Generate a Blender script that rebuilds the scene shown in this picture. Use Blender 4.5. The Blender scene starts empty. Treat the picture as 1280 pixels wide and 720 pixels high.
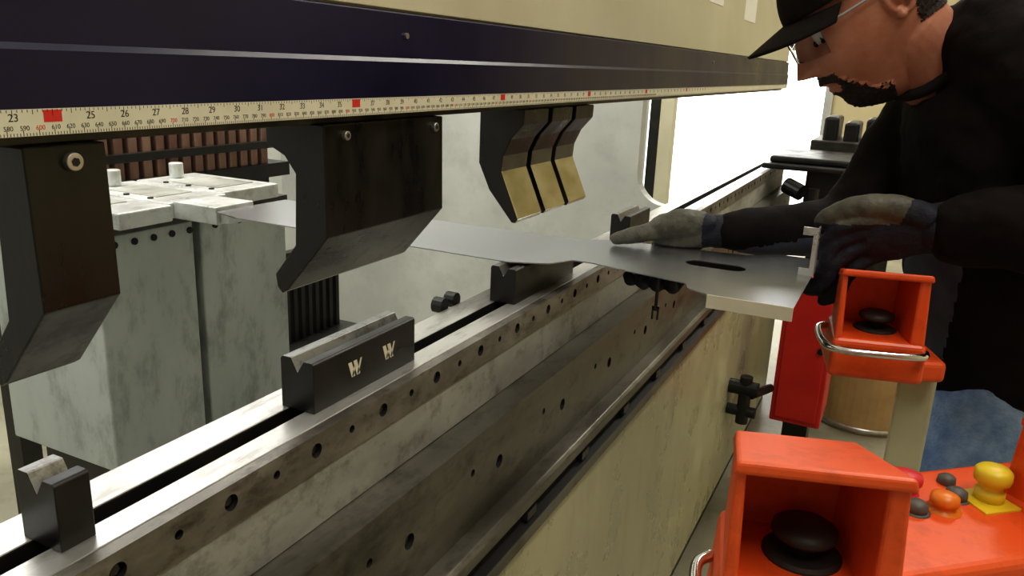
import bpy, math, random
import bmesh
from mathutils import Vector, Matrix, noise
random.seed(3)
H = 1.40   # height of the reference level (lens height) above the shop floor
scene = bpy.context.scene
scene.view_settings.view_transform = 'Standard'
try: scene.view_settings.look = 'Medium High Contrast'
except Exception: pass
scene.view_settings.exposure = 0.15

# ---------------------------------------------------------------- materials
def mat(name, col, rough=0.5, metal=0.0, col2=None, scale=20.0, stretch=(1,1,1), bump=0.0, bscale=None,
        rvar=0.0, spec=0.5, trans=0.0, detail=6.0, lo=0.35, hi=0.7, grime=0.0, gscale=30, gstretch=(1,1,1), gcol=(.25,.22,.18), ior=None):
    m = bpy.data.materials.new(name); m.use_nodes = True
    nt = m.node_tree; b = nt.nodes['Principled BSDF']
    b.inputs['Base Color'].default_value = (*col, 1)
    b.inputs['Roughness'].default_value = rough
    b.inputs['Metallic'].default_value = metal
    b.inputs['Specular IOR Level'].default_value = spec
    b.inputs['Transmission Weight'].default_value = trans
    if ior: b.inputs['IOR'].default_value = ior
    tc = nt.nodes.new('ShaderNodeTexCoord'); mp = nt.nodes.new('ShaderNodeMapping')
    nt.links.new(tc.outputs['Object'], mp.inputs['Vector'])
    mp.inputs['Scale'].default_value = stretch
    n = nt.nodes.new('ShaderNodeTexNoise'); n.inputs['Scale'].default_value = scale
    n.inputs['Detail'].default_value = detail; n.inputs['Roughness'].default_value = 0.6
    nt.links.new(mp.outputs[0], n.inputs['Vector'])
    colout = None
    if col2:
        r = nt.nodes.new('ShaderNodeValToRGB')
        r.color_ramp.elements[0].position = lo; r.color_ramp.elements[1].position = hi
        r.color_ramp.elements[0].color = (*col, 1); r.color_ramp.elements[1].color = (*col2, 1)
        nt.links.new(n.outputs['Fac'], r.inputs['Fac']); colout = r.outputs['Color']
    if grime and colout:
        mp2 = nt.nodes.new('ShaderNodeMapping'); mp2.inputs['Scale'].default_value = gstretch
        nt.links.new(tc.outputs['Object'], mp2.inputs['Vector'])
        n3 = nt.nodes.new('ShaderNodeTexNoise'); n3.inputs['Scale'].default_value = gscale
        n3.inputs['Detail'].default_value = 8; n3.inputs['Roughness'].default_value = .7
        nt.links.new(mp2.outputs[0], n3.inputs['Vector'])
        gr_ = nt.nodes.new('ShaderNodeValToRGB')
        gr_.color_ramp.elements[0].position = .34; gr_.color_ramp.elements[1].position = .50
        gr_.color_ramp.elements[0].color = (*gcol, 1); gr_.color_ramp.elements[1].color = (1,1,1,1)
        nt.links.new(n3.outputs['Fac'], gr_.inputs['Fac'])
        mx = nt.nodes.new('ShaderNodeMixRGB'); mx.blend_type = 'MULTIPLY'; mx.inputs['Fac'].default_value = grime
        nt.links.new(colout, mx.inputs['Color1']); nt.links.new(gr_.outputs['Color'], mx.inputs['Color2'])
        colout = mx.outputs['Color']
    if colout: nt.links.new(colout, b.inputs['Base Color'])
    if rvar:
        mr = nt.nodes.new('ShaderNodeMapRange')
        mr.inputs['To Min'].default_value = max(0.03, rough - rvar); mr.inputs['To Max'].default_value = min(1, rough + rvar)
        mr.inputs['From Min'].default_value = 0.3; mr.inputs['From Max'].default_value = 0.7
        nt.links.new(n.outputs['Fac'], mr.inputs['Value']); nt.links.new(mr.outputs[0], b.inputs['Roughness'])
    if bump:
        n2 = nt.nodes.new('ShaderNodeTexNoise'); n2.inputs['Scale'].default_value = bscale or scale * 3
        n2.inputs['Detail'].default_value = 4
        nt.links.new(mp.outputs[0], n2.inputs['Vector'])
        bp = nt.nodes.new('ShaderNodeBump'); bp.inputs['Strength'].default_value = bump; bp.inputs['Distance'].default_value = 0.004
        nt.links.new(n2.outputs['Fac'], bp.inputs['Height']); nt.links.new(bp.outputs[0], b.inputs['Normal'])
    return m

M = {}
M['steel'] = mat('rail_ground_steel', (.58,.565,.54), .36, .75, (.78,.77,.74), 14, (1,.25,1), .05, 90, .08, grime=.45, gscale=38, gstretch=(1.6,.35,1))
M['railband'] = mat('rail_band_worn_steel', (.14,.125,.105), .40, .6, (.33,.31,.28), 22, (1,.4,1), .10, 120, .08, grime=.7, gscale=45, gstretch=(1,.5,1))
M['railface'] = mat('rail_face_grey', (.27,.275,.26), .5, .3, (.44,.45,.42), 9, (1,.6,1.4), .10, 80, .1, grime=.6, gscale=22, gstretch=(1,.8,1))
M['plate2'] = mat('clamp_plate_steel', (.10,.095,.078), .36, .6, (.22,.21,.18), 12, (1,.30,1), .08, 80, .08, grime=.65, gscale=24, gstretch=(1,.5,1))
M['darksteel'] = mat('dark_steel', (.04,.038,.035), .4, .6, (.09,.085,.075), 20, rvar=.1)
M['black'] = mat('blackened_steel', (.010,.010,.010), .38, .2, (.022,.02,.018), 16, rvar=.1)
M['punch'] = mat('punch_black_oxide', (.006,.006,.006), .34, .15, (.016,.0135,.011), 22, (1,1,.4), .05, 120, .12)
M['punch_tip'] = mat('punch_polished_lit_tip', (.62,.59,.42), .20, 1.0, (.90,.88,.74), 10, (1,1,2), rvar=.08)  # polished steel, with the light on these faces painted in as bright gold
M['punch_cham'] = mat('punch_worn_chamfer', (.04,.04,.038), .32, .7, (.17,.17,.16), 18, (1,.3,1), rvar=.08, grime=.6, gscale=60)
M['dietop'] = mat('die_top_steel', (.22,.225,.22), .4, .7, (.42,.42,.40), 20, (1,.3,1), rvar=.1, grime=.6, gscale=70)
M['hole'] = mat('hole_black', (.008,.008,.008), .7)
M['bolt'] = mat('bolt_steel', (.42,.40,.37), .35, .9, (.6,.58,.55), 60)
M['blue'] = mat('ram_blue_paint', (.005,.004,.026), .33, 0, (.010,.008,.048), 5, rvar=.06, spec=.35)
M['cream'] = mat('cream_paint', (.50,.475,.35), .5, 0, (.58,.555,.42), 4, rvar=.1)
M['bedyellow'] = mat('bed_cream_green_paint', (.45,.43,.285), .30, 0, (.55,.53,.365), 5, rvar=.08, grime=.22, gscale=12, gstretch=(1,1,.3))
M['grey'] = mat('frame_grey_paint', (.38,.39,.375), .5, 0, (.46,.47,.45), 3, rvar=.08, grime=.18, gscale=5)
M['boxgrey'] = mat('gauge_box_grey', (.34,.38,.37), .40, .1, (.50,.54,.525), 4, (1,1,.5), .03, 60, .1, grime=.4, gscale=16, gstretch=(1,1,.5))
M['alu'] = mat('machined_aluminium', (.55,.57,.57), .35, .5, (.74,.76,.76), 12, rvar=.1, grime=.35, gscale=40)
M['sheet'] = mat('sheet_steel', (.39,.405,.43), .27, .9, (.45,.465,.485), 2, (1,3,1))
M['orange'] = mat('orange_enamel', (.72,.085,.014), .42, 0, (.84,.13,.028), 6, rvar=.1, grime=.25, gscale=25)
M['red'] = mat('red_enamel', (.50,.012,.012), .4, 0, (.62,.03,.02), 5)
M['chrome'] = mat('chrome_tube', (.8,.8,.8), .15, 1.0)
M['rubber'] = mat('black_rubber', (.02,.018,.016), .5, 0, (.045,.04,.036), 40)
M['greybtn'] = mat('grey_button', (.10,.09,.08), .5)
M['yellowbtn'] = mat('yellow_plastic', (.75,.55,.03), .4)
M['redbtn'] = mat('red_plastic', (.65,.04,.05), .4)
M['obtn'] = mat('amber_plastic', (.75,.20,.02), .35)
M['slat'] = mat('rusty_slat', (.17,.09,.065), .6, .1, (.30,.19,.14), 15, (1,1,.3))
M['tape'] = mat('ruler_tape', (.62,.60,.48), .45, 0, (.70,.68,.56), 20)
M['ink'] = mat('ruler_ink', (.02,.02,.02), .6)
M['inkred'] = mat('ruler_red_ink', (.6,.03,.02), .6)
M['white'] = mat('white_label', (.8,.8,.76), .5)
M['floor'] = mat('concrete_floor', (.23,.22,.165), .42, 0, (.36,.345,.26), 3, bump=.1, bscale=40, rvar=.12, grime=.3, gscale=9)
M['wall'] = mat('wall_paint_cream', (.50,.43,.26), .7, 0, (.55,.48,.30), 2)
M['wallgrey'] = mat('wall_paint_grey', (.36,.38,.36), .7, 0, (.42,.44,.42), 2)
M['ceil'] = mat('ceiling_white', (.7,.7,.68), .8)
M['drum'] = mat('drum_fibre_tan', (.36,.23,.10), .5, 0, (.46,.31,.15), 8)
M['outside'] = mat('outdoor_concrete', (.75,.75,.73), .8)
M['skin'] = mat('skin', (.46,.18,.115), .45, 0, (.56,.26,.175), 30, bump=.08, bscale=260)
M['hair'] = mat('dark_brown_hair', (.018,.011,.009), .7, 0, (.05,.03,.024), 160, bump=.8, bscale=500)
M['sweater'] = mat('black_sweater', (.008,.005,.006), .85, 0, (.014,.010,.011), 18, bump=.35, bscale=60, spec=.2)
M['shirt'] = mat('slate_blue_shirt', (.05,.06,.095), .85, 0, (.085,.10,.15), 20, bump=.3, bscale=60)
M['jeans'] = mat('blue_denim', (.13,.22,.44), .85, 0, (.33,.46,.70), 22, bump=.4, bscale=200)
M['glove'] = mat('glove_navy_knit', (.007,.008,.018), .7, 0, (.016,.019,.038), 60, bump=.4, bscale=300)
M['glovepalm'] = mat('glove_grey_palm', (.075,.072,.058), .6, 0, (.14,.135,.108), 45, bump=.5, bscale=140)
M['cap'] = mat('cap_black_cotton', (.012,.009,.009), .85, 0, (.022,.017,.016), 50, bump=.2, bscale=400, spec=.2)
M['lens'] = mat('clear_lens', (.95,.97,1), .03, 0, trans=1.0, ior=1.12)
M['frameblk'] = mat('glasses_frame', (.35,.35,.37), .3)
M['eye'] = mat('eye_white', (.6,.55,.5), .25)
M['boot'] = mat('boot_leather', (.05,.03,.02), .6, 0, (.08,.05,.035), 30)
M['hem'] = mat('collar_rib', (.012,.009,.010), .9)

# ---------------------------------------------------------------- helpers
def empty(name):
    e = bpy.data.objects.new(name, None); scene.collection.objects.link(e); e.empty_display_size = .1
    return e

def mk(name, verts, faces, m, parent=None, smooth=False, bevel=0, mats=None, segs=2):
    me = bpy.data.meshes.new(name)
    me.from_pydata([(v[0], v[1], v[2] + H) for v in verts], [], faces)
    me.validate(); me.update()
    ms = mats or [m]
    for k in ms: me.materials.append(M[k])
    o = bpy.data.objects.new(name, me); scene.collection.objects.link(o)
    if parent: o.parent = parent
    bm = bmesh.new(); bm.from_mesh(me); bmesh.ops.recalc_face_normals(bm, faces=bm.faces[:]); bm.to_mesh(me); bm.free()
    if smooth:
        for p in me.polygons: p.use_smooth = True
    if bevel:
        b = o.modifiers.new('bevel', 'BEVEL'); b.width = bevel; b.segments = segs; b.limit_method = 'ANGLE'; b.angle_limit = math.radians(35)
    return o

def boxgeo(x0,x1,y0,y1,z0,z1):
    return ([(x0,y0,z0),(x1,y0,z0),(x1,y1,z0),(x0,y1,z0),(x0,y0,z1),(x1,y0,z1),(x1,y1,z1),(x0,y1,z1)],
            [(0,3,2,1),(4,5,6,7),(0,1,5,4),(1,2,6,5),(2,3,7,6),(3,0,4,7)])

def box(name, x0, x1, y0, y1, z0, z1, m, parent=None, bevel=.002):
    v, f = boxgeo(x0,x1,y0,y1,z0,z1)
    return mk(name, v, f, m, parent, bevel=bevel)

def hexa(name, b4, t4, m, parent=None, bevel=.004, segs=3):
    v = list(b4) + list(t4)
    f = [(0,3,2,1),(4,5,6,7),(0,1,5,4),(1,2,6,5),(2,3,7,6),(3,0,4,7)]
    return mk(name, v, f, m, parent, bevel=bevel, segs=segs)

def prism_y(name, prof, y0, y1, m, parent=None, bevel=.0015, mats=None, sidemat=None):
    n = len(prof)
    v = [(x,y0,z) for x,z in prof] + [(x,y1,z) for x,z in prof]
    f = [tuple(range(n)), tuple(range(2*n-1, n-1, -1))] + [(i,(i+1)%n,(i+1)%n+n,i+n) for i in range(n)]
    o = mk(name, v, f, m, parent, bevel=bevel, mats=mats)
    if sidemat:
        for i, k in sidemat.items(): o.data.polygons[i+2].material_index = k
    return o

def cylgeo(p0, p1, r0, r1=None, seg=20):
    r1 = r0 if r1 is None else r1
    p0 = Vector(p0); p1 = Vector(p1); t = (p1-p0).normalized()
    a = t.orthogonal().normalized(); b = t.cross(a)
    v = []; f = []
    for p, r in ((p0,r0),(p1,r1)):
        for i in range(seg):
            an = 2*math.pi*i/seg; v.append(p + a*math.cos(an)*r + b*math.sin(an)*r)
    f = [(i,(i+1)%seg,(i+1)%seg+seg,i+seg) for i in range(seg)] + [tuple(range(seg-1,-1,-1)), tuple(range(seg,2*seg))]
    return v, f

def revolve(pos, prof, seg=32):
    v = []; f = []
    for r, z in prof:
        for i in range(seg):
            a = 2*math.pi*i/seg; v.append((pos[0]+math.cos(a)*r, pos[1]+math.sin(a)*r, pos[2]+z))
    for j in range(len(prof)-1):
        for i in range(seg): f.append((j*seg+i, j*seg+(i+1)%seg, (j+1)*seg+(i+1)%seg, (j+1)*seg+i))
    f.append(tuple(range(seg-1,-1,-1))); n=(len(prof)-1)*seg; f.append(tuple(range(n,n+seg)))
    return v, f

def cyl(name, p0, p1, r, m, parent=None, r1=None, seg=24, bevel=0):
    v, f = cylgeo(p0, p1, r, r1, seg)
    o = mk(name, v, f, m, parent, bevel=bevel)
    for p in o.data.polygons:
        if len(p.vertices) == 4: p.use_smooth = True
    return o

def merge(geos):
    V = []; F = []
    for v, f in geos:
        o = len(V); V += list(v); F += [tuple(i+o for i in q) for q in f]
    return V, F

def tubegeo(pts, rad, side=(0,1,0), seg=20, cap=True):
    P = [Vector(p) for p in pts]; R = [(r,r) if not isinstance(r, tuple) else r for r in rad]
    T = []
    for i in range(len(P)):
        a = P[max(0,i-1)]; b = P[min(len(P)-1,i+1)]; T.append((b-a).normalized())
    rings = []
    S = Vector(side)
    def ring(p, t, ra, rb):
        s = (S - t*S.dot(t)).normalized(); o = t.cross(s)
        return [p + s*math.cos(2*math.pi*k/seg)*ra + o*math.sin(2*math.pi*k/seg)*rb for k in range(seg)]
    if cap:
        for an in (80,55,28):
            c = math.cos(math.radians(an)); s_ = math.sin(math.radians(an)); r = R[0]
            rings.append(ring(P[0]-T[0]*min(r)*s_, T[0], r[0]*c, r[1]*c))
    for p,t,r in zip(P,T,R): rings.append(ring(p,t,r[0],r[1]))
    if cap:
        for an in (28,55,80):
            c = math.cos(math.radians(an)); s_ = math.sin(math.radians(an)); r = R[-1]
            rings.append(ring(P[-1]+T[-1]*min(r)*s_, T[-1], r[0]*c, r[1]*c))
    v = [q for rg in rings for q in rg]; f = []
    for i in range(len(rings)-1):
        for k in range(seg):
            f.append((i*seg+k, i*seg+(k+1)%seg, (i+1)*seg+(k+1)%seg, (i+1)*seg+k))
    f.append(tuple(range(seg-1,-1,-1))); n = (len(rings)-1)*seg; f.append(tuple(range(n, n+seg)))
    return v, f

def subdiv(pts, rad, k=4):
    P = [Vector(p) for p in pts]; R = [(r,r) if not isinstance(r, tuple) else r for r in rad]
    op = []; orr = []
    for i in range(len(P)-1):
        p0 = P[max(0,i-1)]; p1 = P[i]; p2 = P[i+1]; p3 = P[min(len(P)-1,i+2)]
        for j in range(k):
            t = j/k
            op.append(.5*((2*p1)+(p2-p0)*t+(2*p0-5*p1+4*p2-p3)*t*t+(3*p1-p0-3*p2+p3)*t**3))
            orr.append(tuple(R[i][c]*(1-t)+R[i+1][c]*t for c in (0,1)))
    op.append(P[-1]); orr.append(R[-1])
    return op, orr

def stube(pts, rad, side=(0,1,0), seg=20, k=4):
    p, r = subdiv(pts, rad, k); return tubegeo(p, r, side, seg)

def blob(name, geos, voxel, mats, parent, classify=None, smooth_it=4, disp=None):
    V, F = merge(geos)
    o = mk(name, V, F, None, parent, mats=mats)
    r = o.modifiers.new('r', 'REMESH'); r.mode = 'VOXEL'; r.voxel_size = voxel
    s = o.modifiers.new('s', 'SMOOTH'); s.iterations = smooth_it; s.factor = .6
    dg = bpy.context.evaluated_depsgraph_get(); dg.update()
    me = bpy.data.meshes.new_from_object(o.evaluated_get(dg))
    o.modifiers.clear(); o.data = me
    me.materials.clear()
    for k in mats: me.materials.append(M[k])
    if disp:
        ns = [v.normal.copy() for v in me.vertices]
        for v, n in zip(me.vertices, ns): v.co += n*disp(v.co - Vector((0,0,H)))
    for p in me.polygons:
        p.use_smooth = True
        p.material_index = classify(p.center - Vector((0,0,H))) if classify else 0
    me.update()
    return o

def pathtube(name, pts, r, m, parent, seg=12, k=6):
    V, F = stube(pts, [r]*len(pts), (0.3,.2,1), seg, k)
    return mk(name, V, F, m, parent, smooth=True)

def holed_strip(name, X, z0, z1, y0, y1, holes, depth, mats, parent):
    V = []; F = []; MI = []
    def add(vs): 
        i = len(V); V.extend(vs); return i
    holes = sorted(holes); seg = 24
    cuts = [y0] + [(holes[i][0]+holes[i+1][0])/2 for i in range(len(holes)-1)] + [y1]
    for (hy,hz,hr), a, b in zip(holes, cuts[:-1], cuts[1:]):
        circ = []; outer = []; inner = []
        for k in range(seg):
            an = 2*math.pi*(k+.5)/seg; c, s = math.cos(an), math.sin(an)
            tt = 1e9
            if c > 1e-6: tt = min(tt, (b-hy)/c)
            if c < -1e-6: tt = min(tt, (a-hy)/c)
            if s > 1e-6: tt = min(tt, (z1-hz)/s)
            if s < -1e-6: tt = min(tt, (z0-hz)/s)
            outer.append((X, hy+c*tt, hz+s*tt)); circ.append((X, hy+c*hr, hz+s*hr)); inner.append((X-depth, hy+c*hr*.9, hz+s*hr*.9))
        io = add(outer); ic = add(circ); ii = add(inner)
        corners = [(X,b,z1),(X,a,z1),(X,a,z0),(X,b,z0)]
        for k in range(seg):
            k2 = (k+1)%seg
            o1, o2 = V[io+k], V[io+k2]
            cr = None
            for cpt in corners:
                if abs(o1[1]-o2[1])>1e-7 and abs(o1[2]-o2[2])>1e-7:
                    if (abs(cpt[1]-o1[1])<1e-7 or abs(cpt[2]-o1[2])<1e-7) and (abs(cpt[1]-o2[1])<1e-7 or abs(cpt[2]-o2[2])<1e-7): cr = cpt
            if cr:
                j = add([cr]); F.append((io+k, j, io+k2, ic+k2, ic+k)); MI.append(0)
            else:
                F.append((io+k, io+k2, ic+k2, ic+k)); MI.append(0)
            F.append((ic+k, ic+k2, ii+k2, ii+k)); MI.append(1)
        F.append(tuple(ii+k for k in range(seg))); MI.append(1)
    D = X-depth-.001
    for q in ([(X,y0,z1),(X,y1,z1),(D,y1,z1),(D,y0,z1)], [(X,y0,z0),(X,y1,z0),(D,y1,z0),(D,y0,z0)],
              [(X,y0,z0),(X,y0,z1),(D,y0,z1),(D,y0,z0)], [(X,y1,z0),(X,y1,z1),(D,y1,z1),(D,y1,z0)]):
        i = add(q); F.append((i,i+1,i+2,i+3)); MI.append(0)
    me = bpy.data.meshes.new(name); me.from_pydata([(a,b,c+H) for a,b,c in V], [], F)
    for k in mats: me.materials.append(M[k])
    for p, mi in zip(me.polygons, MI): p.material_index = mi
    o = bpy.data.objects.new(name, me); scene.collection.objects.link(o); o.parent = parent
    return o

def text(s, loc, size, ext=0.0001):
    cu = bpy.data.curves.new('t', 'FONT'); cu.body = s; cu.size = size; cu.align_x = 'CENTER'; cu.align_y = 'CENTER'
    cu.extrude = ext
    o = bpy.data.objects.new('t', cu); scene.collection.objects.link(o)
    dg = bpy.context.evaluated_depsgraph_get()
    me = bpy.data.meshes.new_from_object(o.evaluated_get(dg)); bpy.data.objects.remove(o)
    g = ([(loc[0]+v.co.z, loc[1]+v.co.x, loc[2]+v.co.y) for v in me.vertices], [tuple(p.vertices) for p in me.polygons])
    bpy.data.meshes.remove(me)
    return g

# ================================================================ ROOM
FZ = -H
box('floor', -3.6, 3.2, -3, 9.0, FZ-.1, FZ, 'floor', bevel=0)
box('outdoor_ground', -14, 12, 9.0, 34, FZ-.12, FZ-.02, 'outside', bevel=0)
CE = 2.8
box('ceiling', -3.6, 3.2, -3, 9.2, CE, CE+.1, 'ceil', bevel=0)
box('wall_right', 3.2, 3.3, -3, 9.2, FZ, CE, 'wall', bevel=0)
box('wall_near', -3.6, 3.3, -3.1, -3, FZ, CE, 'wallgrey', bevel=0)
V, F = merge([boxgeo(-3.7,-3.6,-3,9.2,FZ,1.0), boxgeo(-3.7,-3.6,-3,9.2,2.2,CE), boxgeo(-3.7,-3.6,-3,-1.2,1.0,2.2), boxgeo(-3.7,-3.6,5.2,9.2,1.0,2.2),
              boxgeo(-3.7,-3.6,1.9,2.0,1.0,2.2)])
mk('wall_left', V, F, 'wallgrey')
V, F = merge([boxgeo(-3.7,-2.75,9.0,9.1,FZ,CE), boxgeo(-.85,3.3,9.0,9.1,FZ,CE), boxgeo(-2.75,-.85,9.0,9.1,1.9,CE)])
mk('wall_far', V, F, 'wall')
V, F = merge([boxgeo(-2.80,-2.72,8.95,9.0,FZ,1.95), boxgeo(-.88,-.80,8.95,9.0,FZ,1.95), boxgeo(-2.80,-.80,8.95,9.0,1.9,1.98)])
mk('trim_1', V, F, 'grey')
e = empty('structural_column')
box('post', -1.60, -1.53, 5.3, 5.38, FZ, CE, 'black', e)
box('post_face', -1.53, -1.44, 5.3, 5.38, FZ, CE, 'cream', e)

# ================================================================ PRESS BRAKE
pb = empty('press_brake')
Y0, Y1 = -.9, 3.40
box('ram_body', -.575, -.492, Y0, Y1, -.054, 1.05, 'cream', pb)
prism_y('ram_blue_band', [(-.492,-.052),(-.479,-.052),(-.479,-.004),(-.4815,.0),(-.483,.044),(-.492,.046)], Y0, Y1, 'blue', pb, bevel=.001)
box('ram_upper_panel', -.492, -.487, Y0, Y1, .047, 1.05, 'cream', pb, .001)
box('upper_clamp_rail', -.56, -.495, Y0, Y1-.02, -.062, -.054, 'darksteel', pb, .001)
V, F = merge([boxgeo(-.487,-.4862,2.02,2.17,.16,.26), boxgeo(-.487,-.4862,2.45,2.62,.145,.26)])
mk('paper_labels', V, F, 'white', pb)
V, F = merge([cylgeo((-.482,y,.022),(-.4795,y,.022),.003,seg=16) for y in (.72,2.1)])
mk('band_screws', V, F, 'bolt', pb)
rx = -.4775
box('ruler_tape', -.479, rx, Y0, 3.36, -.0545, -.0385, 'tape', pb, 0)
gb = []; gr = []
def inchY(n): return .300 + .0254*(n-23)
n = 20.0
while inchY(n) < 3.3:
    y = inchY(n); fr = round((n % 1)*8)
    ln = {0:.0042, 4:.003}.get(fr, .0018)
    gb.append(boxgeo(rx, rx+.0001, y-.0002, y+.0002, -.0385-ln, -.0387)); n += .125
c = 50.0
while .300+(c-58.42)*.01 < 3.3:
    y = .300+(c-58.42)*.01; ln = .0038 if abs(c-round(c))<.01 else .002
    gb.append(boxgeo(rx, rx+.0001, y-.0002, y+.0002, -.0543, -.0545+ln)); c += .2
for n in range(20, 92):
    y = inchY(n)
    if n % 12 == 0:
        gr.append(boxgeo(rx, rx+.0001, y-.006, y+.006, -.0465, -.0392))
    else:
        gb.append(text(str(n), (rx, y+.0005, -.0435), .0066))
for c in range(52, 190):
    y = .300+(c-58.42)*.01
    (gr if c % 10 == 0 else gb).append(text(str(c*10), (rx, y+.001, -.0497), .0040))
V, F = merge(gb); mk('ruler_marks', V, F, 'ink', pb)
V, F = merge(gr); mk('ruler_red_marks', V, F, 'inkred', pb)

rail = [(-.489,-.458),(-.489,-.356),(-.520,-.356),(-.522,-.374),(-.538,-.374),(-.540,-.356),(-.582,-.356),(-.585,-.362),(-.585,-.458)]
prism_y('lower_rail', rail, Y0, 3.60, 'steel', pb, mats=['steel','black'], sidemat={3:1,2:1,4:1})
holes = []
k = -12
while .446+.1115*k < 3.5:
    y = .446+.1115*k
    if y > Y0+.05:
        holes.append((y,-.373,.0075)); holes.append((y+.0557,-.373,.0042))
    k += 1
holed_strip('lower_rail_band', -.475, -.396, -.356, Y0, 3.60, holes, .012, ['railband','hole'], pb)
V, F = merge([cylgeo((-.487,h[0],h[1]), (-.479,h[0],h[1]), h[2]*.62, seg=6) for h in holes if h[2]>.005])
mk('rail_screws', V, F, 'darksteel', pb)
box('lower_rail_face', -.489, -.4765, Y0, 3.60, -.458, -.3965, 'railface', pb, .001)
V, F = merge([cylgeo((-.602,y,-.352),(-.585,y,-.352),.012,seg=12) for y in (.98,1.015)])
mk('rear_rail_bolts', V, F, 'black', pb)
holes = []
k = -7
while .663+.2195*k < 3.5:
    y = .663+.2195*k
    if y > Y0+.05:
        holes.append((y,-.522,.0095)); holes.append((y+.145,-.505,.005)); 
    k += 1
box('bed_body', -.585, -.449, Y0, 3.60, -1.36, -.462, 'bedyellow', pb, .002)
box('bed_top_ledge', -.50, -.449, Y0, 3.60, -.462, -.4585, 'plate2', pb, 0)
holed_strip('bed_upper_plate', -.436, -.585, -.4575, Y0, 3.60, holes, .012, ['plate2','hole'], pb)
V, F = merge([cylgeo((-.448,h[0],h[1]), (-.441,h[0],h[1]), h[2]*.6, seg=6) for h in holes])
mk('bed_screws', V, F, 'darksteel', pb)
prof = [(-.449,-.585),(-.412,-.585),(-.405,-.590),(-.405,-.606),(-.418,-.609),(-.418,-.630),(-.402,-.634),(-.402,-.655),(-.410,-.660),(-.449,-.660)]
prism_y('front_guide_rail', prof, Y0, 3.5, 'plate2', pb, mats=['plate2','hole'], sidemat={4:1,5:1,3:1})
V, F = merge([boxgeo(-.418,-.406,.50+.21*i,.53+.21*i,-.626,-.613) for i in range(-3,14)])
mk('guide_clamps', V, F, 'darksteel', pb)
box('bed_front_panel', -.449, -.412, Y0, 3.45, -1.34, -.660, 'bedyellow', pb, .003)
box('bed_base_foot', -.60, -.425, Y0, 3.5, FZ, -1.335, 'black', pb, .002)
box('bed_rear_skin', -.60, -.585, Y0, 3.6, -1.36, -.47, 'grey', pb, .001)

def arc(cx, cz, r, a0, a1, n=8):
    return [(cx+r*math.cos(math.radians(a0+(a1-a0)*i/n)), cz+r*math.sin(math.radians(a0+(a1-a0)*i/n))) for i in range(n+1)]
cf = [(-.60,-1.38),(-.60,-.56)] + arc(-.90,-.43,.13,270,180) + arc(-.90,.55,.13,180,90) + [(-.58,.68),(-.58,1.3),(-3.0,1.3),(-3.0,-1.38)]
prism_y('side_frame_far', cf, 3.30, 3.36, 'grey', pb, bevel=0)
prism_y('side_frame_near', cf, -.98, -.92, 'grey', pb, bevel=0)
box('ram_crossbeam', -1.15, -.60, -.92, 3.30, .75, 1.25, 'grey', pb)

# ================================================================ PUNCHES
def bolt_x(name, x, y, z, r, parent):
    cyl(name, (x-.004,y,z), (x+.005,y,z), r, 'bolt', parent, seg=24, bevel=.0008)
    cyl(name+'_socket', (x+.0052,y,z), (x+.0054,y,z), r*.5, 'hole', parent, seg=6)
punA = [(-.486,-.062),(-.484,-.168),(-.536,-.228),(-.543,-.232),(-.549,-.226),(-.551,-.213),(-.524,-.180),(-.521,-.110),(-.534,-.094),(-.556,-.084),(-.556,-.062)]
def punch(y0, y1, bolts):
    e = empty('press_brake_punch')
    prism_y('punch_body', punA, y0, y1, 'punch', e, bevel=.0012, mats=['punch','punch_cham'], sidemat={1:1,2:1})
    for i,(b,s) in enumerate(bolts): bolt_x('bolt_%d'%i, -.486, b, -.073, s, e)
    return e
punch(.309, .366, [(.340,.0060)])
punch(.592, .802, [(.622,.0045),(.782,.005)])
punB = [(-.486,-.062),(-.487,-.082),(-.506,-.104),(-.517,-.128),(-.519,-.150),(-.490,-.216),(-.494,-.222),(-.500,-.222),(-.538,-.178),(-.556,-.140),(-.556,-.062)]
for y0, y1 in ((1.02,1.103),(1.118,1.195),(1.21,1.288)):
    e = empty('gooseneck_punch')
    prism_y('punch_body', punB, y0, y1, 'punch', e, bevel=.001, mats=['punch','punch_tip','plate2'], sidemat={4:1,5:1,3:2})  # lit front-up faces get the brighter tip colour

# ================================================================ DIES
die = [(-.506,-.356),(-.506,-.303),(-.508,-.301),(-.519,-.301),(-.527,-.314),(-.535,-.299),(-.546,-.299),(-.549,-.302),(-.549,-.356)]
def diebuild(y0, y1, marks=0):
    e = empty('v_die')
    prism_y('die_body', die, y0, y1, 'black', e, bevel=.0008, mats=['black','dietop'], sidemat={2:0,3:0,4:1,5:1,6:1})
    for i in range(marks):
        yy = y0 + (y1-y0)*(.30+.34*i); zz = -.336
        X = -.5057
        quad = lambda a,b: [(X,a[0],a[1]),(X,a[0]+.0062,a[1]),(X,b[0]+.0062,b[1]),(X,b[0],b[1])]
        Vq = []; Fq = []
        for a_, b_ in (((yy,zz+.018),(yy+.006,zz)), ((yy+.009,zz+.018),(yy+.015,zz)), ((yy+.0065,zz+.001),(yy+.0105,zz+.012)), ((yy+.0155,zz+.001),(yy+.0215,zz+.018))):
            k = len(Vq); Vq += quad(a_, b_) if b_[1] < a_[1] else [(X,a_[0],a_[1]),(X,a_[0]+.003,a_[1]),(X,b_[0]+.003,b_[1]),(X,b_[0],b_[1])]
            Fq.append((k,k+1,k+2,k+3))
        mk('maker_mark_%d'%i, Vq, Fq, 'tape', e)
        V, F = merge([boxgeo(-.5059,-.5057,yy+.030,yy+.044,zz+.004+.003*j,zz+.0052+.003*j) for j in range(3)])
        mk('maker_text_%d'%i, V, F, 'darksteel', e)
    return e
diebuild(.314, .342)
diebuild(.592, .778, 2)
diebuild(1.055, 1.29)
diebuild(1.60, 1.74)

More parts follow.
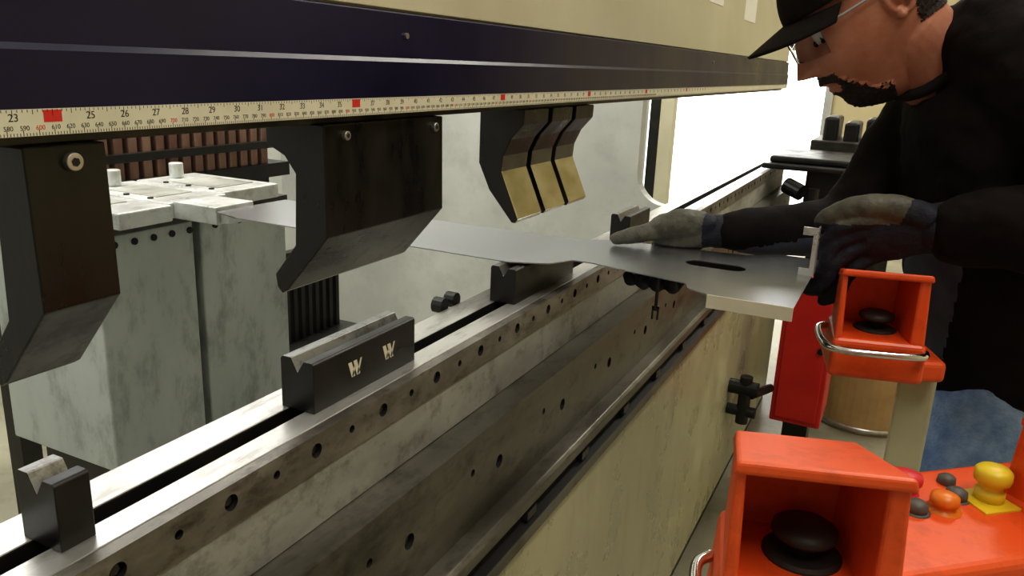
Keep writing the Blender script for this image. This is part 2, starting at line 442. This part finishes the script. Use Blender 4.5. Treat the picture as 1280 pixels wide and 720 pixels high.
# ================================================================ BACK GAUGE
bg = empty('back_gauge')
box('gauge_column', -1.66, -1.33, .96, 1.19, -.83, -.345, 'boxgrey', bg, .004)
box('gauge_column', -1.66, -1.33, 1.21, 1.47, -.83, -.345, 'boxgrey', bg, .004)
box('gauge_pedestal', -1.62, -1.40, 1.0, 1.44, FZ, -.83, 'black', bg)
box('gauge_beam', -1.60, -1.32, .96, 1.47, -.345, -.325, 'darksteel', bg)
V=[]
for i in range(5):
    V.append(cylgeo((-1.331,1.0+i*.045,-.365),(-1.327,1.0+i*.045,-.365),.007,seg=12))
for i in range(3):
    V.append(cylgeo((-1.331,1.25+i*.07,-.365),(-1.327,1.25+i*.07,-.365),.007,seg=12))
V, F = merge(V); mk('column_screws', V, F, 'hole', bg)
for i,(a,b) in enumerate(((.97,1.09),(1.10,1.25),(1.26,1.43))):
    box('finger_plate_%d'%i, -1.58, -1.27-.02*i, a, b, -.325, -.293, 'alu', bg, .003)
    box('finger_inset_%d'%i, -1.50, -1.36, a+.03, b-.03, -.293, -.2915, 'railface', bg, 0)
    cyl('knob_%d'%i, (-1.545,(a+b)/2,-.293), (-1.545,(a+b)/2,-.258), .016, 'alu', bg, bevel=.002)
V, F = merge([cylgeo((-1.36-.07*j,a+.015,-.293),(-1.36-.07*j,a+.015,-.2905),.006,seg=12) for a in (.97,1.10,1.26) for j in range(3)])
mk('finger_screws', V, F, 'hole', bg)
box('stop_finger', -1.30, -1.176, 1.11, 1.21, -.325, -.290, 'alu', bg, .002)
box('stop_finger_lip', -1.20, -1.155, 1.12, 1.20, -.322, -.300, 'alu', bg, .001)
cc = empty('cable_comb_guard')
gs = [boxgeo(-1.72,-1.69,1.86+.035*i,1.876+.035*i,-.92,-.62) for i in range(8)]
gs += [boxgeo(-1.76,-1.60,1.82,2.16,-.95,-.90), boxgeo(-1.72,-1.69,1.84,2.14,-.63,-.60), boxgeo(-1.72,-1.66,1.95,2.02,FZ,-.92)]
V, F = merge(gs); mk('comb', V, F, 'black', cc)
sr = empty('slatted_rack')
gs = [boxgeo(-2.23,-2.17,1.30+.052*i,1.33+.052*i,-.42,.5) for i in range(20)]
V, F = merge(gs); mk('slats', V, F, 'slat', sr, bevel=.002)
V, F = merge([boxgeo(-2.25,-2.14,1.26,2.4,-.45,-.40), boxgeo(-2.16,-2.13,1.26,2.4,-.34,-.315), boxgeo(-2.25,-2.24,1.26,2.36,-.4,.5), boxgeo(-2.25,-2.15,1.26,2.36,.5,.55),
              boxgeo(-2.25,-2.19,1.28,1.34,FZ,-.44), boxgeo(-2.25,-2.19,2.28,2.34,FZ,-.44)])
mk('rack_frame', V, F, 'black', sr)

# ================================================================ SHEET METAL PART
sm = empty('sheet_metal_part')
out = [(-1.172,1.105),(-1.10,1.085),(-.53,1.080),(-.475,1.108),(-.452,1.152),(-.42,1.152),(-.262,1.118),(-.255,1.095),(-.222,1.076),(-.107,1.076),
       (-.107,1.40),(-.18,1.40),(-.22,1.36),(-.46,1.335),(-.50,1.30),(-1.165,1.29)]
def slot(k=1.0):
    L, W = .028, .019*k; pts = []
    for i in range(24):
        a = 2*math.pi*(i+.5)/24; pts.append((-.250 + math.copysign(L, math.cos(a)) + W*math.cos(a), 1.252 + W*math.sin(a)))
    return pts
hole = slot()
bm = bmesh.new()
def loop(pts, z):
    vs = [bm.verts.new((x,y,z+H)) for x,y in pts]; return [bm.edges.new((vs[i],vs[(i+1)%len(vs)])) for i in range(len(vs))]
eds = loop(out,-.2985) + loop(hole,-.2985)
bmesh.ops.triangle_fill(bm, use_beauty=True, edges=eds)
ret = bmesh.ops.extrude_face_region(bm, geom=bm.faces[:])
bmesh.ops.translate(bm, vec=(0,0,.0018), verts=[g for g in ret['geom'] if isinstance(g, bmesh.types.BMVert)])
bmesh.ops.recalc_face_normals(bm, faces=bm.faces[:])
me = bpy.data.meshes.new('blank'); bm.to_mesh(me); bm.free(); me.materials.append(M['sheet'])
o = bpy.data.objects.new('blank', me); scene.collection.objects.link(o); o.parent = sm
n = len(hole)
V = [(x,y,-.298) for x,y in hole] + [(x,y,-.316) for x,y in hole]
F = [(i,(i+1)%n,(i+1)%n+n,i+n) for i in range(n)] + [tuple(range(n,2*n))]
mk('slot_dark_backing', V, F, 'black', sm)  # added black cup, stands in for the darkness behind the open slot
box('bent_flange', -.222, -.107, 1.0745, 1.0765, -.316, -.2967, 'tape', sm, .0005)
V, F = merge([boxgeo(-.1075,-.1055,1.272,1.296,-.2967,-.222), boxgeo(-.128,-.1075,1.272,1.276,-.234,-.222), boxgeo(-.128,-.1075,1.272,1.276,-.2967,-.286), boxgeo(-.1125,-.1075,1.272,1.276,-.286,-.234)])
mk('bent_clip', V, F, 'alu', sm)
V, F = merge([cylgeo((-.338,1.245,-.2985),(-.338,1.245,-.385),.0028,seg=12), boxgeo(-.344,-.341,1.243,1.247,-.400,-.378), boxgeo(-.335,-.332,1.243,1.247,-.400,-.378), boxgeo(-.344,-.332,1.243,1.247,-.381,-.377)])
mk('locating_pin', V, F, 'darksteel', sm)

# ================================================================ CONSOLES
def console(origin, ang, full=True, name='two_hand_control_console', body_h=.10, sc=1.0):
    e = empty(name)
    ox, oy, oz = origin; ca, sa = math.cos(ang), math.sin(ang)
    def W(x,y,z): return (ox+sc*(ca*x-sa*y), oy+sc*(sa*x+ca*y), oz+sc*z)
    def hood(hx, hy, ha, tag):
        c, s = math.cos(ha), math.sin(ha)
        def L(x,y,z): return W(hx+c*x-s*y, hy+s*x+c*y, z)
        w0, w1, wb = .067, .065, .052
        hf, hb = .104, .078
        hexa(tag+'_wall_a', [L(-w0,-.062,-.004),L(-w0+.012,-.062,-.004),L(-wb+.014,.062,-.004),L(-wb,.062,-.004)],
             [L(-w1,-.046,hf),L(-w1+.008,-.046,hf),L(-wb+.012,.055,hb),L(-wb,.055,hb)], 'orange', e, .004)
        hexa(tag+'_wall_b', [L(w0-.022,-.062,-.004),L(w0,-.062,-.004),L(wb,.062,-.004),L(wb-.014,.062,-.004)],
             [L(w1-.016,-.046,hf),L(w1,-.046,hf),L(wb,.055,hb),L(wb-.012,.055,hb)], 'orange', e, .004)
        hexa(tag+'_back', [L(-wb,.050,-.004),L(wb,.050,-.004),L(wb,.064,-.004),L(-wb,.064,-.004)],
             [L(-wb,.044,hb),L(wb,.044,hb),L(wb,.058,hb),L(-wb,.058,hb)], 'orange', e, .004)
        hexa(tag+'_top', [L(-w1-.003,-.054,hf-.006),L(w1+.003,-.054,hf-.006),L(wb+.002,.060,hb-.006),L(-wb-.002,.060,hb-.006)],
             [L(-w1-.001,-.052,hf+.005),L(w1+.001,-.052,hf+.005),L(wb,.060,hb+.006),L(-wb,.060,hb+.006)], 'orange', e, .0035)
        R = sc
        V, F = revolve(L(.006,.006,0), [(.012*R,0),(.012*R,.014*R),(.024*R,.017*R),(.0275*R,.021*R),(.0265*R,.026*R),(.021*R,.0295*R),(.012*R,.0315*R),(.002*R,.032*R)])
        mk(tag+'_palm_button', V, F, 'rubber', e, smooth=True)
        V, F = revolve(L(.006,.006,-.002), [(.033*R,0),(.033*R,.004*R),(.029*R,.006*R),(.001,.006*R)])
        mk(tag+'_button_ring', V, F, 'rubber', e)
        hexa(tag+'_base', [L(-.070,-.068,-body_h),L(.072,-.068,-body_h),L(.07,.075,-body_h),L(-.062,.075,-body_h)],
             [L(-.069,-.066,0),L(.071,-.066,0),L(.062,.070,0),L(-.056,.070,0)], 'orange', e, .008)
        return L
    L = hood(-.176, -.018, math.radians(-24) if full else 0, 'left_hood')
    hz = -.035 if full else -.012
    pathtube('grab_handle', [L(-.064,.04,hz),L(-.078,.02,hz),L(-.081,-.05,hz),L(-.068,-.084,hz),L(-.02,-.092,hz),L(.055,-.086,hz),L(.068,-.064,hz)], .0055, 'chrome', e)
    if full:
        hexa('console_body', [W(-.13,-.055,-body_h),W(.25,-.055,-body_h),W(.25,.105,-body_h),W(-.13,.105,-body_h)],
             [W(-.12,-.05,-.012),W(.25,-.05,-.012),W(.25,.10,-.004),W(-.12,.10,-.004)], 'orange', e, .008)
        hood(.166, -.01, math.radians(12), 'right_hood')
        def btn(x,y,r,h,m):
            V, F = revolve(W(x,y,-.011), [(r*1.25,0),(r*1.25,.004)] + ([(r*.8,.005),(r*.8,h+.009),(r*.97,h+.010),(r,h+.013),(r*.95,h+.018),(r*.6,h+.0205),(.0005,h+.021)]))
            mk('push_button', V, F, m, e, smooth=True)
        btn(.010,.070,.0165,.004,'redbtn'); btn(.024,.032,.0135,0,'obtn'); btn(-.006,.034,.0105,-.006,'greybtn')
        btn(.052,.046,.0105,-.006,'greybtn'); btn(.064,.072,.009,-.006,'greybtn')
        hexa('legend_plate', [W(.058,.014,-.011),W(.105,.014,-.011),W(.105,.056,-.009),W(.058,.056,-.009)],
             [W(.058,.014,-.006),W(.105,.014,-.006),W(.105,.056,-.004),W(.058,.056,-.004)], 'yellowbtn', e, .001)
        V, F = revolve(W(.083,.037,-.006), [(.014,0),(.014,.010),(.0115,.011),(.0115,.018),(.0165,.020),(.0175,.024),(.017,.031),(.014,.034),(.006,.0355),(.0005,.036)])
        mk('emergency_stop', V, F, 'yellowbtn', e, smooth=True)
        P = W(.06,.03,0)
        box('pedestal', P[0]-.03, P[0]+.03, P[1]-.03, P[1]+.03, FZ, oz-body_h+.005, 'bedyellow', e, .004)
        box('pedestal_base', P[0]-.15, P[0]+.15, P[1]-.15, P[1]+.15, FZ, FZ+.015, 'black', e, .003)
    else:
        hexa('side_tray', [L(.05,-.055,-body_h),L(.110,-.045,-body_h),L(.10,.075,-body_h),L(.05,.075,-body_h)],
             [L(.05,-.055,-.03),L(.110,-.045,-.03),L(.10,.070,-.03),L(.05,.070,-.03)], 'orange', e, .008)
        P = L(.092,.030,0)
        box('pedestal', P[0]-.026, P[0]+.026, P[1]-.026, P[1]+.026, FZ, oz-sc*body_h+.004, 'bedyellow', e, .004)
        box('pedestal_base', P[0]-.10, P[0]+.10, P[1]-.12, P[1]+.10, FZ, FZ+.015, 'black', e, .003)
    return e
console((.085,.775,-.394), math.radians(41.5))
console((.142,1.34,-.368), math.radians(14), full=False, body_h=.065, sc=.93)

# ================================================================ FAR END CLUTTER
e = empty('machine_side_shelf')
box('tray', -.50, -.14, 3.15, 3.62, -.345, -.325, 'black', e, .006)
box('tray_bin', -.48, -.18, 3.2, 3.6, -.325, -.300, 'black', e, .008)
box('tray_bracket', -.34, -.20, 3.2, 3.3, -.60, -.345, 'black', e)
box('tray_leg', -.30, -.24, 3.3, 3.36, FZ, -.345, 'black', e)
V, F = merge([cylgeo((-.40,3.15,-.40),(-.34,3.12,-.42),.03), cylgeo((-.38,3.1,-.50),(-.25,3.1,-.50),.02), cylgeo((-.30,3.12,-.40),(-.30,3.12,-.58),.022)])
mk('tray_valves', V, F, 'black', e)
e = empty('tool_crate')
for i in range(4):
    box('crate_part', -.36+.085*i, -.30+.085*i, 3.8, 4.05, -.28-.015*(i%2), -.17-.02*(i%2), 'black', e, .012)
box('crate_base', -.40, .0, 3.75, 4.1, -.33, -.27, 'darksteel', e, .006)
box('crate_stand', -.36, -.02, 3.8, 4.05, FZ, -.33, 'darksteel', e)
e = empty('red_electrical_cabinet')
box('cabinet', -.29, -.13, 2.62, 2.86, -1.12, -.62, 'red', e, .006)
box('cabinet_door', -.275, -.145, 2.612, 2.62, -1.10, -.64, 'red', e, .003)
box('cabinet_foot', -.25, -.17, 2.68, 2.80, FZ, -1.12, 'black', e)
cyl('door_lock', (-.16,2.612,-.85), (-.16,2.604,-.85), .01, 'black', e)
e = empty('hydraulic_fittings')
V, F = merge([cylgeo((-.411,2.5,-.98),(-.32,2.5,-.98),.024), cylgeo((-.411,2.5,-1.06),(-.32,2.5,-1.06),.018), cylgeo((-.36,2.5,-.94),(-.36,2.5,-1.10),.020), cylgeo((-.34,2.5,-1.0),(-.295,2.60,-1.0),.014)])
mk('fittings', V, F, 'black', e)
e = empty('fibre_drum')
V, F = cylgeo((-.02,3.5,FZ),(-.02,3.5,-.85),.19,seg=40); mk('drum_shell', V, F, 'drum', e, smooth=False)
for z in (-1.38,-1.12,-.86): cyl('drum_hoop', (-.02,3.5,z-.012), (-.02,3.5,z+.012), .196, 'bolt', e, seg=40)

# ================================================================ OPERATOR
op = empty('machine_operator')
SIDE=(0,1,0)
tor = stube([(.205,1.59,-.50),(.20,1.585,-.42),(.17,1.575,-.28),(.125,1.560,-.13),(.085,1.55,-.03),(.045,1.540,.030),(.012,1.53,.042)],
            [(.185,.150),(.19,.160),(.185,.155),(.195,.138),(.185,.120),(.12,.096),(.080,.078)], SIDE, 32, 5)
sh = stube([(.125,1.415,.035),(.10,1.49,.058),(.075,1.60,.05),(.055,1.70,.01)], [.085,.090,.088,.08], (0,0,1), 24, 3)
la = stube([(.13,1.42,.03),(.225,1.345,-.06),(.30,1.28,-.165),(.27,1.285,-.19),(.17,1.31,-.195),(.085,1.335,-.208)],
           [.085,.073,.066,.066,.064,.052], (0,0,1), 24, 5)
ra = stube([(.055,1.70,.01),(-.02,1.63,-.12),(-.075,1.555,-.235),(-.12,1.51,-.262),(-.20,1.445,-.266),(-.262,1.392,-.268)],
           [.080,.066,.056,.052,.044,.034], (0,0,1), 24, 5)
def wr(p):
    a = noise.noise(Vector((p.x*14, p.y*11, p.z*22)))*.007 + noise.noise(Vector((p.x*35, p.y*30, p.z*50)))*.0025
    d = (p-Vector((.29,1.28,-.17))).length
    a += .005*math.sin(p.z*120+p.x*90)*math.exp(-(d/.09)**2)
    return a
def swc(p):
    return 1 if (p.x < .10 and p.z < -.235+.25*(p.x) and p.z > -.60 and 1.38 < p.y < 1.56) else 0
blob('sweater', [tor, sh, la, ra], .007, ['sweater','shirt'], op, swc, 5, wr)
pel = stube([(.21,1.59,-.42),(.21,1.59,-.50),(.215,1.59,-.57)], [(.165,.135),(.17,.135),(.15,.12)], SIDE, 24, 3)
ll = stube([(.190,1.50,-.52),(.165,1.485,-.70),(.150,1.475,-.91),(.18,1.47,-1.10),(.225,1.465,-1.30)], [.104,.096,.072,.066,.060], SIDE, 24, 4)
rl = stube([(.22,1.68,-.52),(.21,1.70,-.70),(.20,1.715,-.91),(.23,1.72,-1.10),(.27,1.725,-1.30)], [.098,.092,.070,.066,.060], SIDE, 24, 4)
blob('jeans', [pel, ll, rl], .009, ['jeans'], op, None, 4, lambda p: noise.noise(Vector((p.x*18,p.y*18,p.z*26)))*.006)
for i,(x,y) in enumerate(((.225,1.465),(.27,1.725))):
    b = stube([(x+.04,y,-1.345),(x-.02,y,-1.345),(x-.10,y,-1.362),(x-.165,y,-1.372)], [(.042,.05),(.045,.048),(.046,.034),(.036,.024)], SIDE, 20, 4)
    a = tubegeo([(x,y,-1.25),(x,y,-1.33)], [.05,.048], SIDE, 20)
    blob('boot_%d'%(i+1), [b,a], .006, ['boot'], op)
# --- head
HS = 1.13
PI_ = math.radians(36)
fh = Vector((-.95*math.cos(PI_),-.31*math.cos(PI_),-math.sin(PI_))).normalized()
lh = Vector((0,0,1)).cross(fh); lh.normalize()
uh = fh.cross(lh); uh.normalize()
HC = Vector((-.184,1.440,-.007)) - HS*(.123*fh - .036*uh)
def HW(f,l,u): return HC + (fh*f + lh*l + uh*u)*HS
def sm01(a,b,x):
    t = max(0,min(1,(x-a)/(b-a))); return t*t*(3-2*t)
def g(x,s): return math.exp(-(x/s)**2)
NU, NV = 180, 130
V = []; F = []
for j in range(NV+1):
    th = math.pi*j/NV; cu = math.cos(th); su = math.sin(th)
    for i in range(NU):
        ph = 2*math.pi*i/NU; cf_, cs = math.cos(ph)*su, math.sin(ph)*su
        f = cf_*.100; l = cs*.079; u = cu*.120
        low = sm01(.05,-1.0,cu)
        if u < 0:
            l *= 1 - .24*low
            if f < 0: f *= 1 - .35*low
            else: f += .012*low*su + .006*sm01(0,-.7,cu)*su
        if f > 0:
            fr = sm01(.02,.07,f)
            ns = 0
            if -.050 < u < .016:
                t = (0.016-u)/(.016+.036)
                ns = (.004+.023*min(1,t)**1.2) if u > -.036 else .027*(1-sm01(-.036,-.047,u))
            wn = .0085 + .006*sm01(.0,-.035,u)
            add = ns*g(l,wn)
            add += .010*g(abs(l)-.013,.007)*g(u+.038,.008)
            add += .007*g(u-.026,.010)*g(abs(l)-.028,.024)
            add -= .012*g(u-.004,.013)*g(abs(l)-.032,.015)
            add += .006*g(u+.030,.020)*g(abs(l)-.045,.018)
            add += .007*g(u+.062,.006)*g(l,.019) + .007*g(u+.075,.006)*g(l,.017)
            add -= .006*g(u+.0685,.0025)*g(l,.024)
            add += .012*g(u+.104,.016)*g(l,.024)
            f += add*fr
        if u < -.07 and f > 0: u -= .014*sm01(-.07,-.115,u)
        V.append(HW(f,l,u))
for j in range(NV):
    for i in range(NU):
        F.append((j*NU+i, j*NU+(i+1)%NU, (j+1)*NU+(i+1)%NU, (j+1)*NU+i))
headg = (V, F)
NB = Vector((.015,1.53,.022))
neck = stube([NB, NB.lerp(HW(-.03,0,-.06),.5), HW(-.028,0,-.055), HW(-.02,0,-.01)], [.072,.068,.068,.058], (0,1,0), 28, 4)
def ear(sgn):
    pts = []
    for k in range(15):
        a = math.radians(-70+ 290*k/14)
        pts.append(HW(-.020+.017*math.cos(a)*-1, sgn*(.081+.005*math.sin(math.radians(20*k/1.5))), .004+.030*math.sin(a)))
    rim = tubegeo(pts, [.0048]*len(pts), tuple(lh), 10)
    bowl = tubegeo([HW(-.020,sgn*.070,.008),HW(-.020,sgn*.080,.004)], [(.015,.024),(.013,.022)], tuple(fh), 16)
    lobe = tubegeo([HW(-.014,sgn*.076,-.020),HW(-.014,sgn*.079,-.025)], [.009,.008], tuple(fh), 10)
    return [rim,bowl,lobe]
def hl(p):
    d = (p-HC)/HS; return d.dot(fh), d.dot(lh), d.dot(uh)
def headclass(p):
    f,l,u = hl(p); nz = noise.noise(p*120)*.005
    if f > .025 and abs(l) < .036+nz and u < -.080+nz and u > -.17: return 1
    if f > .05 and .022 < abs(l)+nz < .036 and -.085 < u < -.050: return 1
    if f > .06 and abs(l) < .030+nz and -.062+nz*.6 < u < -.050+nz: return 1
    if f < .006+nz and u > .0+nz and abs(l) < .09 and not (abs(l) > .078): return 1
    if f < -.035+nz and u > -.050 : return 1
    return 0
def headdisp(p):
    return .0026*(1+noise.noise(p*260)) if headclass(p) == 1 else 0
blob('head', [headg, neck] + ear(1) + ear(-1), .0024, ['skin','hair'], op, headclass, 2, headdisp)
for s in (1,-1):
    t_ = 'l' if s>0 else 'r'
    V, F = tubegeo([HW(.0745,s*.031,.003),HW(.076,s*.031,.003)], [.0125,.0125], tuple(lh), 18)
    mk('eye_'+t_, V, F, 'eye', op, smooth=True)
    V, F = tubegeo([HW(.0860,s*.031,-.002),HW(.0866,s*.031,-.002)], [.0035,.0035], tuple(lh), 14)
    mk('pupil_'+t_, V, F, 'hole', op, smooth=True)
    V, F = tubegeo(*subdiv([HW(.078,s*.017,.010),HW(.087,s*.031,.0125),HW(.074,s*.046,.009)],[.003,.0045,.003],5), tuple(lh), 10)
    mk('eyelid_'+t_, V, F, 'skin', op, smooth=True)
    V, F = tubegeo(*subdiv([HW(.090,s*.014,.021),HW(.095,s*.030,.026),HW(.080,s*.050,.021)],[.0025,.0032,.002],5), tuple(lh), 8)
    mk('eyebrow_'+t_, V, F, 'hair', op, smooth=True)
    gl = []; R=8
    for k in range(R+1):
        a = k/R; l_ = s*(.006+.058*a); fo = .114-.034*a*a
        gl.append((HW(fo,l_,.020), HW(fo+.001,l_,-.020+.006*(1-a))))
    Vg = [q for pr in gl for q in pr]; Fg = [(2*k,2*k+2,2*k+3,2*k+1) for k in range(R)]
    o = mk('lens_'+t_, Vg, Fg, 'lens', op, smooth=True)
    so = o.modifiers.new('s','SOLIDIFY'); so.thickness = .0012
    pathtube('lens_brow_'+t_, [pr[0] for pr in gl[::2]], .0013, 'frameblk', op, 8, 3)
    pathtube('temple_'+t_, [HW(.080,s*.064,.018),HW(.05,s*.080,.017),HW(.0,s*.087,.016),HW(-.02,s*.088,.006)], .0022, 'frameblk', op, 8, 4)
# --- cap
V = []; F = []; NU2, NV2 = 64, 24
for j in range(NV2+1):
    th = math.radians(88)*j/NV2
    for i in range(NU2):
        ph = 2*math.pi*i/NU2
        f = .110*math.cos(ph)*math.sin(th)**.9; l = .0885*math.sin(ph)*math.sin(th)**.9; u = .036-.012*max(0,-math.cos(ph)) + .098*math.cos(th)
        V.append(HW(f-.003,l,u))
for j in range(NV2):
    for i in range(NU2): F.append((j*NU2+i, j*NU2+(i+1)%NU2, (j+1)*NU2+(i+1)%NU2, (j+1)*NU2+i))
o = mk('cap_crown', V, F, 'cap', op, smooth=True)
so = o.modifiers.new('s','SOLIDIFY'); so.thickness = .003; so.offset = -1
V = []; F = []; NA, NR = 24, 8
for a in range(NA+1):
    an = math.radians(-66+132*a/NA)
    for r in range(NR+1):
        t = r/NR
        f0 = .104*math.cos(an); l0 = .086*math.sin(an)
        ext = .066*max(0,math.cos(an*1.3))**.5
        f = f0 + ext*t; l = l0*(1+.02*t); u = .042 - .010*t - 3.0*l*l*(.5+.5*t)
        V.append(HW(f,l,u))
for a in range(NA):
    for r in range(NR):
        i = a*(NR+1)+r; F.append((i,i+1,i+NR+2,i+NR+1))
o = mk('cap_brim', V, F, 'cap', op, smooth=True)
so = o.modifiers.new('s','SOLIDIFY'); so.thickness = .004
cp = []
nd = (HW(-.028,0,-.055)-NB).normalized()
sv = Vector((0,1,0)); sv = (sv-nd*sv.dot(nd)).normalized(); ov = nd.cross(sv)
for k in range(29):
    a = 2*math.pi*k/28; cp.append(NB + nd*.016 + sv*math.cos(a)*.076 + ov*math.sin(a)*.074)
V, F = tubegeo(cp, [.009]*29, tuple(nd), 12, cap=False); mk('collar', V, F, 'hem', op, smooth=True)
# --- left hand
DY = .006
def sh_(pts, dx=.004, dy=DY, dz=0): return [(p[0]+dx,p[1]+dy,p[2]+dz) for p in pts]
palm = stube(sh_([(.085,1.332,-.207),(.045,1.335,-.213),(.0,1.328,-.222),(-.038,1.322,-.236)]), [(.034,.030),(.038,.028),(.045,.026),(.042,.021)], (0,-.25,1), 24, 4)
fin = []
fdat = [
 [(-.040,1.306,-.206),(-.083,1.300,-.222),(-.100,1.308,-.2525),(-.096,1.322,-.2725)],
 [(-.046,1.312,-.226),(-.088,1.304,-.250),(-.097,1.304,-.288),(-.104,1.314,-.316),(-.118,1.324,-.322)],
 [(-.043,1.320,-.247),(-.080,1.308,-.276),(-.092,1.306,-.312),(-.110,1.314,-.330),(-.126,1.322,-.328)],
 [(-.034,1.330,-.266),(-.060,1.320,-.296),(-.074,1.314,-.328),(-.092,1.320,-.344)]]
for i, fd in enumerate(fdat):
    r = [.0135,.0128,.0118,.0105,.0095][:len(fd)]
    fin.append(stube(sh_([(.0,1.328,-.212-.014*i)]+fd), [.0135]+r, (0,1,0), 14, 4))
thumb = stube(sh_([(.03,1.318,-.196),(-.012,1.305,-.184),(-.058,1.300,-.186),(-.094,1.304,-.202),(-.112,1.308,-.218)]), [.022,.0195,.0165,.015,.012], (0,1,0), 16, 4)
def lc(p):
    if p.z > -.214+.10*(p.x+.06) and p.x < .004+.3*(p.z+.2): return 1
    return 0
blob('left_glove', [palm]+fin+[thumb], .0026, ['glove','glovepalm'], op, lc, 3, lambda p: noise.noise(p*70)*.0016)
V, F = stube(sh_([(.050,1.335,-.211),(.085,1.332,-.207),(.125,1.325,-.203)]), [.038,.043,.050], (0,0,1), 24, 4)
mk('left_glove_cuff', V, F, 'glove', op, smooth=True)
# --- right hand
palm = stube([(-.262,1.392,-.268),(-.295,1.382,-.270),(-.335,1.372,-.276),(-.362,1.366,-.286)], [(.026,.022),(.030,.026),(.036,.028),(.032,.026)], (-.6,.6,.3), 22, 4)
fin = []
for i in range(4):
    bx = -.392+.023*i
    L_ = (.064,.072,.066,.050)[i]
    fin.append(stube([(-.345+.008*i,1.378,-.285),(bx+.01,1.362,-.318),(bx+.002,1.325,-.344),(bx-.004,1.325-L_*.6,-.350-.002*i),(bx-.002,1.325-L_,-.338)], [.014,.0128,.0120,.0112,.0095], (1,0,0), 14, 4))
thumb = stube([(-.315,1.375,-.262),(-.350,1.352,-.262),(-.385,1.325,-.272),(-.415,1.305,-.280),(-.432,1.296,-.284)], [.023,.021,.0165,.013,.0105], (0,1,0), 16, 4)
then = stube([(-.30,1.372,-.258),(-.335,1.350,-.254),(-.366,1.336,-.262)], [.024,.026,.020], (0,1,0), 16, 4)
blob('right_glove', [palm,thumb,then]+fin, .0026, ['glove','glovepalm'], op, lambda p: 1 if (p.z > -.294 and p.x < -.298) else 0, 3, lambda p: noise.noise(p*70)*.0018)
V, F = stube([(-.285,1.386,-.268),(-.262,1.398,-.267),(-.235,1.416,-.267)], [.029,.030,.036], (0,0,1), 22, 4)
mk('right_glove_cuff', V, F, 'glove', op, smooth=True)

# ================================================================ LIGHTS
def area(name, loc, sx, sy, power, col=(1,.95,.84), rot=(0,0,0)):
    l = bpy.data.lights.new(name, 'AREA'); l.shape = 'RECTANGLE'; l.size = sx; l.size_y = sy; l.energy = power; l.color = col
    o = bpy.data.objects.new(name, l); scene.collection.objects.link(o); o.location = (loc[0],loc[1],loc[2]+H); o.rotation_euler = rot
    return o
area('fluorescent_lamp', (-1.9,1.2,2.55), .5, 3.2, 135)
area('fluorescent_lamp', (-1.9,5.2,2.55), .5, 3.0, 75)
area('fluorescent_lamp', (.9,.2,2.55), .5, 3.0, 52)
area('fluorescent_lamp', (.7,4.8,2.55), .5, 3.0, 85)
w = bpy.data.worlds.new('World'); scene.world = w; w.use_nodes = True
b = w.node_tree.nodes['Background']; b.inputs[0].default_value = (1,.99,.96,1); b.inputs[1].default_value = 4.6

# ================================================================ CAMERA
rho = .045
th = math.atan(.26); psi = math.asin(.446)
F_ = Vector((-math.sin(psi)*math.cos(th), math.cos(psi)*math.cos(th), -math.sin(th)))
R_ = Vector((math.cos(psi), math.sin(psi), 0)); U_ = R_.cross(F_)
def rt(v): return Vector((v.x*math.cos(rho)-v.z*math.sin(rho), v.y, v.x*math.sin(rho)+v.z*math.cos(rho)))
F_, R_, U_ = rt(F_), rt(R_), rt(U_)
cam = bpy.data.cameras.new('camera'); cam.sensor_width = 36; cam.lens = 1000/1280*36; cam.clip_start = .02
co = bpy.data.objects.new('camera', cam); scene.collection.objects.link(co)
m = Matrix((R_, U_, -F_)).transposed().to_4x4(); m.translation = Vector((0,0,H)); co.matrix_world = m
scene.camera = co
